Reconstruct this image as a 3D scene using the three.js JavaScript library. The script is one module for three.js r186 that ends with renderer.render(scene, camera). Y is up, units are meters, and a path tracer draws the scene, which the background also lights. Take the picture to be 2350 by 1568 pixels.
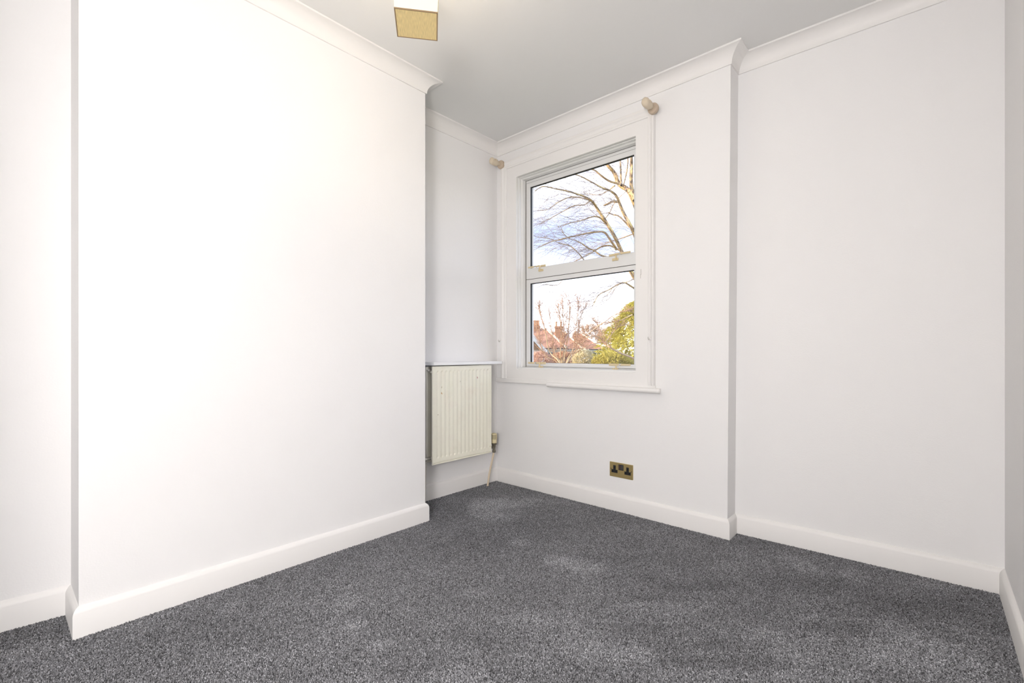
import * as THREE from 'three';
import { RoundedBoxGeometry } from 'three/addons/geometries/RoundedBoxGeometry.js';
import { mergeGeometries, mergeVertices, toCreasedNormals } from 'three/addons/utils/BufferGeometryUtils.js';
import { ImprovedNoise } from 'three/addons/math/ImprovedNoise.js';
import { Brush, Evaluator, SUBTRACTION } from 'three-bvh-csg';

// ------------------------------------------------------------------ camera
const W = 2350, H = 1568, F = 1074, CX = 1175, CY = 811, EYE = 0.92, YAW = THREE.MathUtils.degToRad(41.87);
const scene = new THREE.Scene();
const camera = new THREE.PerspectiveCamera(2 * THREE.MathUtils.radToDeg(Math.atan(H / 2 / F)), W / H, 0.05, 400);
camera.position.set(0, EYE, 0);
camera.rotation.y = YAW;
camera.setViewOffset(W, H, 0, H / 2 - CY, W, H);
scene.add(camera);

// ------------------------------------------------------------------ exposure, sky, sun, lamps' strengths
const renderer = new THREE.WebGLRenderer({ antialias: true });
renderer.toneMapping = THREE.LinearToneMapping;
renderer.toneMappingExposure = 1.0;
renderer.shadowMap.enabled = true;

const PENDANT = 0.85, ADDED_FILL = 11.7;  // the second is the strength of the added, unseen fill lamp
const noise = new ImprovedNoise();
function fbm(x, y, z, o = 4) { let s = 0, a = 0.5; for (let i = 0; i < o; i++) { s += a * noise.noise(x, y, z); x *= 2.03; y *= 2.03; z *= 2.03; a *= 0.5; } return s; }
{
  const w = 512, h = 256, d = new Float32Array(w * h * 4);
  for (let j = 0; j < h; j++) {
    const el = ((j + 0.5) / h - 0.5) * Math.PI, y = Math.sin(el);
    for (let i = 0; i < w; i++) {
      const az = ((i + 0.5) / w) * 2 * Math.PI, x = Math.cos(az) * Math.cos(el), z = Math.sin(az) * Math.cos(el);
      const up = Math.max(0, y), t = 1 - THREE.MathUtils.smoothstep(up, 0.07, 0.26);
      const c = THREE.MathUtils.smoothstep(fbm(x * 2.6 + 3, y * 5.5, z * 2.6 + 7, 5), 0.02, 0.36);
      const blue = [0.76, 0.95, 1.5], white = [2.9, 2.97, 3.1], m = Math.min(1, Math.max(t, c * 0.85));
      const o = (j * w + i) * 4;
      for (let k = 0; k < 3; k++) d[o + k] = y < 0 ? [0.35, 0.33, 0.28][k] : blue[k] + (white[k] - blue[k]) * m;
      d[o + 3] = 1;
    }
  }
  const sky = new THREE.DataTexture(d, w, h, THREE.RGBAFormat, THREE.FloatType);
  sky.mapping = THREE.EquirectangularReflectionMapping;
  sky.magFilter = THREE.LinearFilter;
  sky.needsUpdate = true;
  scene.background = sky;
}
const sun = new THREE.DirectionalLight(new THREE.Color().setRGB(1, 0.82, 0.58), 8.0);
sun.position.set(-46, 12, 26);
sun.target.position.set(-14, 0, -16);
sun.castShadow = true;
sun.shadow.mapSize.set(2048, 2048);
Object.assign(sun.shadow.camera, { left: -45, right: 45, top: 40, bottom: -40, near: 1, far: 140 });
scene.add(sun, sun.target);

// ------------------------------------------------------------------ helpers
const V3 = (x, y, z) => new THREE.Vector3(x, y, z), V2 = (x, y) => new THREE.Vector2(x, y);
function rng(seed) { let s = seed | 0; return () => { s = (s + 0x6d2b79f5) | 0; let t = Math.imul(s ^ (s >>> 15), 1 | s); t = (t + Math.imul(t ^ (t >>> 7), 61 | t)) ^ t; return ((t ^ (t >>> 14)) >>> 0) / 4294967296; }; }
const rgb = (r, g, b) => new THREE.Color().setRGB(r, g, b);
const mat = (c, rough = 0.6, more = {}) => new THREE.MeshPhysicalMaterial({ color: Array.isArray(c) ? rgb(...c) : c, roughness: rough, ...more });
const used = {};
function numbered(n) { const k = used[n] = (used[n] ?? -1) + 1; return k ? `${n}_${String(k).padStart(3, '0')}` : n; }
function tag(o, label, category, { group, kind } = {}) {
  o.userData = { label, category };
  if (group) o.userData.group = group;
  if (kind) o.userData.kind = kind;
  return o;
}
function mesh(name, geos, m, parent) {
  const list = Array.isArray(geos) ? geos : [geos];
  let g = list[0];
  if (list.length > 1) g = mergeGeometries(list.map((q) => { const p = q.index ? q.toNonIndexed() : q.clone(); for (const a of Object.keys(p.attributes)) if (!['position', 'normal', 'uv'].includes(a)) p.deleteAttribute(a); if (!p.attributes.uv) p.setAttribute('uv', new THREE.BufferAttribute(new Float32Array(p.attributes.position.count * 2), 2)); return p; }));
  const o = new THREE.Mesh(g, m);
  o.name = parent ? name : numbered(name);
  o.castShadow = o.receiveShadow = true;
  (parent || scene).add(o);
  return o;
}
function thing(name, label, category, pos = [0, 0, 0], turn = 0, more = {}) {
  const o = new THREE.Group();
  o.name = numbered(name);
  o.position.set(...pos);
  o.rotation.y = turn;
  scene.add(o);
  return tag(o, label, category, more);
}
const box = (x0, x1, y0, y1, z0, z1) => new THREE.BoxGeometry(x1 - x0, y1 - y0, z1 - z0).translate((x0 + x1) / 2, (y0 + y1) / 2, (z0 + z1) / 2);
const rbox = (x0, x1, y0, y1, z0, z1, r = 0.003, s = 2) => new RoundedBoxGeometry(x1 - x0, y1 - y0, z1 - z0, s, r).translate((x0 + x1) / 2, (y0 + y1) / 2, (z0 + z1) / 2);
const cyl = (r0, r1, h, n = 24) => new THREE.CylinderGeometry(r0, r1, h, n);
const lathe = (pts, n = 28) => new THREE.LatheGeometry(pts.map((p) => V2(...p)), n);
const rod = (a, b, r, n = 14) => new THREE.TubeGeometry(new THREE.LineCurve3(a, b), 1, r, n);
function poly(pts, y0, y1) {             // a plan polygon [x, z] raised from y0 to y1
  const s = new THREE.Shape(pts.map(([x, z]) => V2(x, -z)));
  return new THREE.ExtrudeGeometry(s, { depth: y1 - y0, bevelEnabled: false }).rotateX(-Math.PI / 2).translate(0, y0, 0);
}
function ring(x0, x1, y0, y1, hole, z0, z1, bevel = 0) {   // a rectangular frame in the x-y plane between z0 and z1
  const s = new THREE.Shape([V2(x0, y0), V2(x1, y0), V2(x1, y1), V2(x0, y1)]);
  const [a, b, c, d] = hole;
  s.holes.push(new THREE.Path([V2(a, c), V2(a, d), V2(b, d), V2(b, c)]));
  return new THREE.ExtrudeGeometry(s, { depth: z1 - z0 - 2 * bevel, bevelEnabled: bevel > 0, bevelSize: bevel, bevelOffset: -bevel, bevelThickness: bevel, bevelSegments: 2 }).translate(0, 0, z0 + bevel);
}
function strip(rows) {                   // a surface through rows of points, creased
  const pos = [], uv = [];
  const put = (p, u, v) => { pos.push(p.x, p.y, p.z); uv.push(u, v); };
  for (let i = 0; i + 1 < rows.length; i++) for (let k = 0; k + 1 < rows[i].length; k++) {
    const a = rows[i][k], b = rows[i][k + 1], c = rows[i + 1][k + 1], d = rows[i + 1][k];
    put(a, i, k); put(b, i, k + 1); put(c, i + 1, k + 1); put(a, i, k); put(c, i + 1, k + 1); put(d, i + 1, k);
  }
  const g = new THREE.BufferGeometry();
  g.setAttribute('position', new THREE.Float32BufferAttribute(pos, 3));
  g.setAttribute('uv', new THREE.Float32BufferAttribute(uv, 2));
  return toCreasedNormals(g, 0.6);
}
function tube(points, r0, r1, sides = 6, per = 2) {   // a tapering limb through points
  const curve = new THREE.CatmullRomCurve3(points), n = Math.max(2, (points.length - 1) * per), pts = [], pos = [], nor = [], uv = [], idx = [];
  for (let i = 0; i <= n; i++) pts.push(curve.getPoint(i / n));
  let side = V3(0.31, 0.5, 0.81).normalize(), len = 0;
  for (let i = 0; i <= n; i++) {
    const t = pts[Math.min(n, i + 1)].clone().sub(pts[Math.max(0, i - 1)]).normalize(), u = side.clone().addScaledVector(t, -side.dot(t)).normalize(), w = t.clone().cross(u), r = r0 + (r1 - r0) * (i / n);
    side = u;
    if (i) len += pts[i].distanceTo(pts[i - 1]);
    for (let k = 0; k <= sides; k++) {
      const a = (k / sides) * 2 * Math.PI, d = u.clone().multiplyScalar(Math.cos(a)).addScaledVector(w, Math.sin(a));
      pos.push(pts[i].x + d.x * r, pts[i].y + d.y * r, pts[i].z + d.z * r); nor.push(d.x, d.y, d.z); uv.push(k / sides, len);
      if (i < n && k < sides) { const p = i * (sides + 1) + k, q = p + sides + 1; idx.push(p, p + 1, q, p + 1, q + 1, q); }
    }
  }
  const g = new THREE.BufferGeometry();
  g.setAttribute('position', new THREE.Float32BufferAttribute(pos, 3));
  g.setAttribute('normal', new THREE.Float32BufferAttribute(nor, 3));
  g.setAttribute('uv', new THREE.Float32BufferAttribute(uv, 2));
  g.setIndex(idx);
  return g;
}
const CA = Math.cos(YAW), SA = Math.sin(YAW);
function at(u, v, depth) {               // a direction in the view and a distance make a place in the world
  const x = ((u - CX) / F) * depth, y = -((v - CY) / F) * depth;
  return V3(CA * x - SA * depth, EYE + y, -SA * x - CA * depth);
}
function field(n, f, srgb = false, rep = [1, 1]) {   // a computed square texture
  const d = new Uint8Array(n * n * 4);
  for (let j = 0; j < n; j++) for (let i = 0; i < n; i++) {
    const c = f(i / n, j / n), o = (j * n + i) * 4;
    for (let k = 0; k < 3; k++) d[o + k] = Math.max(0, Math.min(255, (Array.isArray(c) ? c[k] : c) * 255));
    d[o + 3] = 255;
  }
  const t = new THREE.DataTexture(d, n, n);
  t.magFilter = THREE.LinearFilter; t.wrapS = t.wrapT = THREE.RepeatWrapping; t.repeat.set(...rep);
  if (srgb) t.colorSpace = THREE.SRGBColorSpace;
  t.needsUpdate = true;
  return t;
}
function tileNoise(x, y, k, seed) {      // noise that repeats over the unit square
  const u = x * k, v = y * k, n = (a, b) => noise.noise(a, b, seed);
  return n(u, v) * (1 - x) * (1 - y) + n(u - k, v) * x * (1 - y) + n(u, v - k) * (1 - x) * y + n(u - k, v - k) * x * y;
}

// ------------------------------------------------------------------ materials of the room
const roller = field(512, (x, y) => 0.5 + 0.5 * tileNoise(x, y, 90, 2.3) + 0.3 * tileNoise(x, y, 24, 5.1), false, [2.2, 2.2]);
const M = {
  wall: mat([0.9, 0.889, 0.884], 0.85, { bumpMap: roller, bumpScale: 0.0003 }),
  ceiling: mat([0.82, 0.818, 0.805], 0.9, { bumpMap: roller, bumpScale: 0.00015 }),
  trim: mat([0.89, 0.872, 0.853], 0.5),
  gloss: mat([0.86, 0.85, 0.83], 0.32),
  alu: mat([0.82, 0.82, 0.81], 0.35),
  seal: mat([0.015, 0.015, 0.016], 0.6),
  glass: new THREE.MeshPhysicalMaterial({ color: 0xffffff, roughness: 0, transmission: 1, thickness: 0, ior: 1.45 }),
  brass: mat([0.78, 0.65, 0.4], 0.38, { metalness: 0.5 }),
  steel: mat([0.66, 0.64, 0.6], 0.38, { metalness: 0.6 }),
  cream: mat([0.84, 0.8, 0.64], 0.4),
  shelf: mat([0.9, 0.9, 0.9], 0.35),
};

// ------------------------------------------------------------------ the room's plan: wall faces [x, z]
const CEIL = 2.42, FL = -0.009;
const P = [[-2.357, 0.45], [-2.286, -0.193], [-2.069, -0.193], [-2.076, -1.6], [-2.36, -1.6], [-2.358, -2.469], [-0.757, -2.449], [-0.757, -2.567], [0.209, -2.593], [0.215, 0.45]];
const TOP = P.map((p) => [...p]);
TOP[6][0] = TOP[7][0] = -0.7405;         // the pier beside the recess leans a little
const WX = -2.351, WZ = -2.469, WTURN = THREE.MathUtils.degToRad(-0.7113);   // the window wall's own frame: x along the wall, z into the room
const OX = -2.6, OZ = -2.73;             // outer faces
const struct = (name, geos, m, label, category) => tag(mesh(name, geos, m), label, category, { kind: 'structure' });

struct('floor', [poly([[OX, OZ], [0.4, OZ], [0.4, 0.57], [OX, 0.57]], -0.18, FL), poly([[-1.5, 0.57], [0.9, 0.57], [0.9, 2.1], [-1.5, 2.1]], -0.18, FL)], mat([0.1, 0.1, 0.105], 0.95), 'flat floor under the grey carpet of the empty room', 'floor');
struct('ceiling', [poly([[OX, OZ], [0.4, OZ], [0.4, 0.57], [OX, 0.57]], CEIL, CEIL + 0.14), poly([[-1.5, 0.57], [0.9, 0.57], [0.9, 2.1], [-1.5, 2.1]], CEIL, CEIL + 0.14)], M.ceiling, 'plain matt grey-white ceiling above the coving', 'ceiling');
struct('wall_left', poly([P[0], P[1], [OX, P[1][1]], [OX, 0.45]], FL, CEIL), M.wall, 'cream-tinted wall at the left edge, set back beside the chimney breast', 'wall');
struct('wall_chimney', poly([[OX, P[2][1]], P[2], P[3], [OX, P[3][1]]], FL, CEIL), M.wall, 'wide blank white chimney breast standing out from the left wall', 'wall');
struct('wall_alcove', poly([P[4], P[5], [P[5][0], OZ], [OX, OZ], [OX, P[4][1]]], FL, CEIL), M.wall, 'narrow white alcove wall behind the radiator', 'wall');
const HOLE = [0.196, 1.105, 0.81, 2.15];
{
  const s = new THREE.Shape([V2(-0.007, FL), V2(1.5945, FL), V2(1.611, CEIL), V2(-0.007, CEIL)]);
  s.holes.push(new THREE.Path([V2(HOLE[0], HOLE[2]), V2(HOLE[0], HOLE[3]), V2(HOLE[1], HOLE[3]), V2(HOLE[1], HOLE[2])]));
  const w = struct('wall_window', new THREE.ExtrudeGeometry(s, { depth: 0.15, bevelEnabled: false }).translate(0, 0, -0.15), M.wall, 'white wall pierced by the window, above the brass socket', 'wall');
  w.position.set(WX, 0, WZ); w.rotation.y = WTURN;
}
struct('wall_recess', poly([P[7], P[8], [0.209, OZ], [-0.757, OZ]], FL, CEIL), M.wall, 'white wall recessed to the right of the window pier', 'wall');
struct('wall_right', poly([P[8], P[9], [0.4, 0.45], [0.4, OZ], [0.209, OZ]], FL, CEIL), M.wall, 'sliver of greyer white wall at the right edge', 'wall');
{
  const s = new THREE.Shape([V2(OX, FL), V2(-0.94, FL), V2(-0.94, 2.28), V2(0.2, 2.28), V2(0.2, FL), V2(0.4, FL), V2(0.4, CEIL), V2(OX, CEIL)]);  // doorway invented so the added fill lamp can light the room
  struct('wall_back', new THREE.ExtrudeGeometry(s, { depth: 0.12, bevelEnabled: false }).translate(0, 0, 0.45), M.wall, 'unseen white back wall with a doorway added to admit fill light', 'wall');
}
struct('wall_added_landing', poly([[-1.5, 0.57], [-1.38, 0.57], [-1.38, 1.98], [0.78, 1.98], [0.78, 0.57], [0.9, 0.57], [0.9, 2.1], [-1.5, 2.1]], FL, CEIL), M.wall, 'added white landing walls around the fill lamp, out of view', 'wall');  // landing added to hold the unseen fill lamp and spread its light

// skirting and coving: a profile carried along the walls, mitred at the corners
function mitres(path) {
  const nrm = [];
  for (let i = 0; i + 1 < path.length; i++) { const dx = path[i + 1][0] - path[i][0], dz = path[i + 1][1] - path[i][1], l = Math.hypot(dx, dz); nrm.push([-dz / l, dx / l]); }
  return path.map((p, i) => {
    const a = nrm[Math.max(0, i - 1)], b = nrm[Math.min(nrm.length - 1, i)], k = 1 + a[0] * b[0] + a[1] * b[1];
    return [(a[0] + b[0]) / k, (a[1] + b[1]) / k];
  });
}
function run(path, i, profile) {
  const m = mitres(path), row = (k) => profile.map(([d, y]) => V3(path[k][0] + m[k][0] * d, y, path[k][1] + m[k][1] * d));
  return strip([row(i), row(i + 1)]);
}
const SK = [[-0.004, FL], [0.016, FL], [0.016, 0.07], [0.0152, 0.077], [0.0125, 0.084], [0.008, 0.0905], [0.003, 0.0945], [0, 0.0955], [-0.004, 0.0955], [-0.004, FL]];
const COVE = [[-0.004, CEIL + 0.004], [0.068, CEIL + 0.004], [0.068, CEIL - 0.0085]];
for (let k = 1; k <= 10; k++) { const a = Math.PI / 2 + (k / 10) * Math.PI / 2; COVE.push([0.066 + 0.059 * Math.cos(a), CEIL - 0.068 + 0.0595 * Math.sin(a)]); }
COVE.push([0.007, CEIL - 0.0705], [-0.004, CEIL - 0.0705], [-0.004, CEIL + 0.004]);
const WALLS = [['left', 'far left wall'], ['chimney_side', 'near side of the chimney breast'], ['chimney', 'chimney breast'], ['chimney_return', 'far side of the chimney breast'], ['alcove', 'radiator alcove'], ['window', 'window wall'], ['pier', 'narrow side of the window pier'], ['recess', 'recessed wall right of the window'], ['right', 'right-hand wall']];
// the path runs with the room on its left hand when seen from above
WALLS.forEach(([n, where], i) => {
  struct('baseboard_' + n, run(P, i, SK), M.trim, `white round-topped skirting board along the ${where}`, 'skirting board');
  struct('trim_' + (i + 1), run(TOP, i, COVE), M.trim, `white concave coving at the top of the ${where}`, 'coving');
});

// ------------------------------------------------------------------ the carpet: tufts of twisted pile
{
  const r = rng(11), tuft = new THREE.SphereGeometry(0.0019, 5, 4).scale(1, 1.9, 1).translate(0, 0.003, 0);
  tuft.deleteAttribute('uv');
  // footmarks and brush strokes, where the pile lies the other way; the first few paint light onto the dim right floor: [x, z, half-width, half-length, how far]
  const MARKS = [[0.0, -1.93, 0.17, 0.2, 0.8], [-0.26, -1.66, 0.2, 0.16, 0.6], [0.1, -2.2, 0.09, 0.1, 0.4], [-1.895, -2.018, 0.180, 0.202, 1], [-2.044, -2.059, 0.121, 0.102, 0.8], [-1.124, -1.706, 0.117, 0.083, 0.9], [-1.233, -1.706, 0.068, 0.053, 0.8], [-1.500, -1.727, 0.051, 0.048, 0.8], [-1.459, -0.829, 0.041, 0.038, 0.9], [-1.613, -0.886, 0.058, 0.049, 0.6], [-1.296, -0.816, 0.038, 0.048, 0.7], [-1.318, -1.244, 0.071, 0.053, 0.6], [-0.714, -1.286, 0.093, 0.054, 0.7], [-0.413, -2.360, 0.057, 0.125, 0.8], [-0.235, -2.386, 0.061, 0.068, 0.7], [-1.021, -1.264, 0.181, 0.059, 0.45], [-0.460, -1.378, 0.186, 0.040, 0.5], [-0.999, -0.900, 0.100, 0.043, 0.5], [-1.861, -2.269, 0.066, 0.061, 0.7], [-0.003, -2.529, 0.105, 0.058, 0.5], [-0.833, -1.251, 0.083, 0.076, 0.5], [-0.681, -1.673, 0.190, 0.059, 0.45], [-1.115, -2.285, 0.137, 0.085, 0.4], [-0.290, -1.919, 0.045, 0.032, 0.6], [-2.066, -0.074, 0.093, 0.062, 0.5], [-0.477, -1.682, 0.132, 0.060, 0.4], [0.012, -1.937, 0.187, 0.083, 0.35], [-0.374, -2.183, 0.262, 0.085, -0.8], [-0.080, -2.212, 0.238, 0.076, -0.9], [-0.226, -1.907, 0.117, 0.040, -0.7], [-0.435, -1.492, 0.157, 0.030, -0.9], [-0.690, -1.867, 0.172, 0.038, -0.9], [-0.845, -1.809, 0.064, 0.037, -0.8], [-1.063, -1.877, 0.098, 0.054, -0.6], [-1.576, -1.896, 0.206, 0.184, -0.55], [-1.616, -1.540, 0.166, 0.226, -0.5], [-1.128, -1.451, 0.102, 0.054, -0.45], [-0.714, -1.463, 0.087, 0.030, -0.7], [-0.779, -1.667, 0.131, 0.031, -0.6], [-1.157, -0.834, 0.156, 0.051, -0.45], [0.161, -2.253, 0.073, 0.045, -0.6], [-2.094, -1.719, 0.125, 0.189, -0.5], [-1.148, -1.015, 0.142, 0.047, -0.4], [-0.707, -2.424, 0.148, 0.052, -0.7], [-1.798, -2.064, 0.092, 0.091, -0.6], [-1.762, -0.530, 0.293, 0.100, -0.3], [-2.206, -0.099, 0.173, 0.048, -0.4], [-0.510, -1.527, 0.165, 0.022, -0.4]];
  const mats = [], cols = [], m = new THREE.Matrix4(), q = new THREE.Quaternion(), e = new THREE.Euler(), step = 0.00275;
  const inside = (x, z) => x > -2.345 && x < 0.2 && z > -2.58 && !(x < -2.058 && z > -1.61 && z < -0.18) && !(x < -0.745 && z < -2.44);
  for (let x = -2.345; x < 0.2; x += step) for (let z = -2.58; z < 0; z += step) {
    const px = x + (r() - 0.5) * step, pz = z + (r() - 0.5) * step;
    if (-SA * px - CA * pz < 0.95 || !inside(px, pz)) continue;
    const mid = fbm(px * 7 + 3, 4.2, pz * 7 + 2, 3), fine = fbm(px * 19, 9.1, pz * 19, 2);
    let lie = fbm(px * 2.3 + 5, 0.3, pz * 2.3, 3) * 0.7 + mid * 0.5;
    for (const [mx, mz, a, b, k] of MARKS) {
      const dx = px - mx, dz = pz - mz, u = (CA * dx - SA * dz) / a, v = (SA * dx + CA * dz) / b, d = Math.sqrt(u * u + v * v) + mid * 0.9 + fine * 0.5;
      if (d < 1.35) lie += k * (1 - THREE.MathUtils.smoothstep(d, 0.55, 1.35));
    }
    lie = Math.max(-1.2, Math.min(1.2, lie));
    e.set(0.3 * lie * CA + (r() - 0.5) * 0.9, r() * 6.28, 0.3 * lie * SA + (r() - 0.5) * 0.9);
    const s = 0.8 + r() * 0.4;
    m.compose(V3(px, -0.0085 + r() * 0.0015, pz), q.setFromEuler(e), V3(s, s * (0.85 + r() * 0.3), s));
    mats.push(m.elements.slice());
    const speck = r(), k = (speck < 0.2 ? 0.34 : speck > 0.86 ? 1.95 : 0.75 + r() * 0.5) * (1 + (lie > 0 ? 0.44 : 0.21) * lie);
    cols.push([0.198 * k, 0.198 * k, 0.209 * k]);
  }
  const pile = new THREE.InstancedMesh(tuft, mat([1, 1, 1], 0.9), mats.length), c = new THREE.Color();
  mats.forEach((a, i) => { m.fromArray(a); pile.setMatrixAt(i, m); pile.setColorAt(i, c.setRGB(...cols[i])); });
  pile.name = numbered('carpet');
  pile.castShadow = pile.receiveShadow = true;
  tag(pile, 'speckled grey twist-pile carpet with brushed patches covering the whole floor', 'carpet', { kind: 'stuff' });
  scene.add(pile);
}

// ------------------------------------------------------------------ the window
const atWindow = (o) => { o.position.set(WX, 0, WZ); o.rotation.y = WTURN; return o; };
const windowToWorld = (x, y, z) => V3(x, y, z).applyAxisAngle(V3(0, 1, 0), WTURN).add(V3(WX, 0, WZ));
{
  const t = atWindow(thing('window_1', 'white framed window of two stacked panes with moulded white surround', 'window', undefined, 0, { kind: 'structure' }));
  const [hx0, hx1, hy0, hy1] = HOLE;
  mesh('architrave', ring(0.1057, 1.181, 0.742, 2.228, [hx0, hx1, hy0, hy1], -0.004, 0.018, 0.0015), M.trim, t);
  { // moulded outer strip
    const inner = [[0.1057, 0.742], [0.1057, 2.228], [1.181, 2.228], [1.181, 0.742]], outer = [[0.054, 0.742], [0.054, 2.281], [1.217, 2.281], [1.217, 0.742]];
    const prof = [[0, 0.0], [0, 0.0215], [0.1, 0.025], [0.2, 0.0245], [0.26, 0.0205], [0.4, 0.0215], [0.55, 0.0245], [0.66, 0.029], [0.7, 0.0305], [0.76, 0.0305], [0.78, 0.027], [0.96, 0.027], [1, 0.0255], [1, -0.004]];
    const rows = inner.map((p, i) => prof.map(([k, z]) => V3(p[0] + (outer[i][0] - p[0]) * k, p[1] + (outer[i][1] - p[1]) * k, z)));
    mesh('moulding', strip(rows), M.trim, t);
  }
  // linings of the opening: a bead at the front, then a stepped jamb
  const jambs = [];
  jambs.push(ring(hx0 - 0.01, hx1 + 0.01, hy0 - 0.01, hy1 + 0.01, [hx0 + 0.0045, hx1 - 0.0045, hy0 + 0.004, hy1 - 0.0045], -0.108, -0.006, 0.001));
  jambs.push(ring(hx0 - 0.01, hx1 + 0.01, hy0 - 0.01, hy1 + 0.01, [hx0 + 0.0075, hx1 - 0.0075, hy0 + 0.006, hy1 - 0.0075], -0.108, -0.03, 0.002));
  jambs.push(ring(hx0 - 0.01, hx1 + 0.01, hy0 - 0.01, hy1 + 0.01, [hx0 + 0.0105, hx1 - 0.0105, hy0 + 0.006, hy1 - 0.0105], -0.0475, -0.034, 0.0028));
  mesh('jamb_lining', jambs, M.gloss, t);
  const frame = mesh('window_frame', ring(hx0, hx1, hy0, hy1, [0.214, 1.088, 0.832, 2.118], -0.115, -0.0765, 0.0015), M.alu, t);
  mesh('shadow_gap_line', [ring(hx0 + 0.006, hx1 - 0.006, hy0 + 0.005, hy1 - 0.006, [hx0 + 0.0108, hx1 - 0.0108, hy0 + 0.0125, hy1 - 0.0094], -0.078, -0.0757), ring(0.2078, 1.0937, 0.8272, 2.1232, [0.211, 1.0905, 0.831, 2.12], -0.078, -0.0758), box(0.21, 1.09, 1.4385, 1.4435, -0.079, -0.0752)], mat([0.07, 0.062, 0.048], 0.8), t);  // dark strips standing in for the stained, shaded gaps around frame and sashes
  function sash(x0, x1, y0, y1, pane, z) {
    const s = mesh('sash', ring(x0, x1, y0, y1, pane, z - 0.022, z, 0.002), M.alu, t);
    const [a, b, c, d] = pane;
    mesh('gasket', ring(a - 0.004, b + 0.004, c - 0.003, d + 0.004, [a + 0.0032, b - 0.0032, c + 0.0012, d - 0.0034], z - 0.02, z - 0.006), M.seal, s);
    mesh('pane', box(a, b, c, d, z - 0.0145, z - 0.0115), M.glass, s);
    return s;
  }
  const up = sash(0.2095, 1.092, 1.4425, 2.1215, [0.2445, 1.047, 1.517, 2.0905], -0.0735), low = sash(0.2095, 1.092, 0.829, 1.4395, [0.2445, 1.047, 0.8535, 1.411], -0.0735);
  // the older outer frame beyond the inner glazing
  mesh('outer_frame', [ring(hx0 - 0.006, hx1 + 0.006, hy0 - 0.006, hy1 + 0.006, [0.2125, 1.0885, 0.838, 2.125], -0.152, -0.124, 0.002), box(0.21, 1.09, 1.44, 1.49, -0.15, -0.128)], M.gloss, t);
  mesh('outer_sill', rbox(hx0 - 0.03, hx1 + 0.03, hy0 - 0.075, hy0 + 0.004, -0.24, -0.15, 0.006), M.gloss, t);
  // paint-worn sill: a trimmed length at the left, a full round nosing to the right
  mesh('window_sill', [rbox(-0.004, 0.486, 0.712, 0.7425, -0.004, 0.021, 0.005, 3), box(0.48, 1.22, 0.722, 0.7425, -0.003, 0.0195)], M.trim, t);
  const n = new THREE.CapsuleGeometry(0.0148, 0.755, 6, 18).rotateZ(Math.PI / 2).scale(1, 1, 1).translate(0.866, 0.7145, 0.031);
  mesh('sill_nosing', [n, box(0.484, 1.248, 0.702, 0.728, -0.003, 0.031)], M.trim, t);
  mesh('bottom_ledge', rbox(hx0 + 0.002, hx1 - 0.002, hy0 - 0.002, hy0 + 0.012, -0.076, 0.012, 0.003), M.gloss, t);
  mesh('paint_chip', [rbox(1.1365, 1.1392, 1.36, 1.392, 0.0174, 0.0186, 0.0005), rbox(1.1345, 1.1368, 1.34, 1.364, 0.0174, 0.0184, 0.0005)], mat([0.45, 0.42, 0.38], 0.8), t);
  // brass fasteners: an arm, a pivot, a keep and a tail
  function fastener(x, y, flip, parent) {
    const g = new THREE.Group(); g.name = 'fastener'; g.position.set(x, y, -0.0735); g.scale.x = flip; parent.add(g);
    g.userData.label = 'brass window fastener';
    mesh('arm', [rbox(-0.075, 0.03, -0.0055, 0.0055, 0.008, 0.015, 0.002), rbox(0.028, 0.075, -0.0075, 0.0065, 0.0, 0.006, 0.002)], M.brass, g);
    mesh('pivot', [cyl(0.0062, 0.0062, 0.02, 18).rotateX(Math.PI / 2).translate(-0.006, 0, 0.011), cyl(0.0035, 0.0042, 0.004, 14).rotateX(Math.PI / 2).translate(-0.006, 0, 0.0225)], M.steel, g);
    mesh('tail', [rbox(0.02, 0.029, -0.03, 0.002, 0.006, 0.012, 0.002), rbox(0.012, 0.052, -0.0375, -0.022, 0.0, 0.007, 0.002)], M.brass, g);
  }
  fastener(0.313, 1.522, 1, up); fastener(0.956, 1.518, -1, up);
  fastener(0.313, 0.853, 1, low); fastener(0.956, 0.851, -1, low);
}

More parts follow.
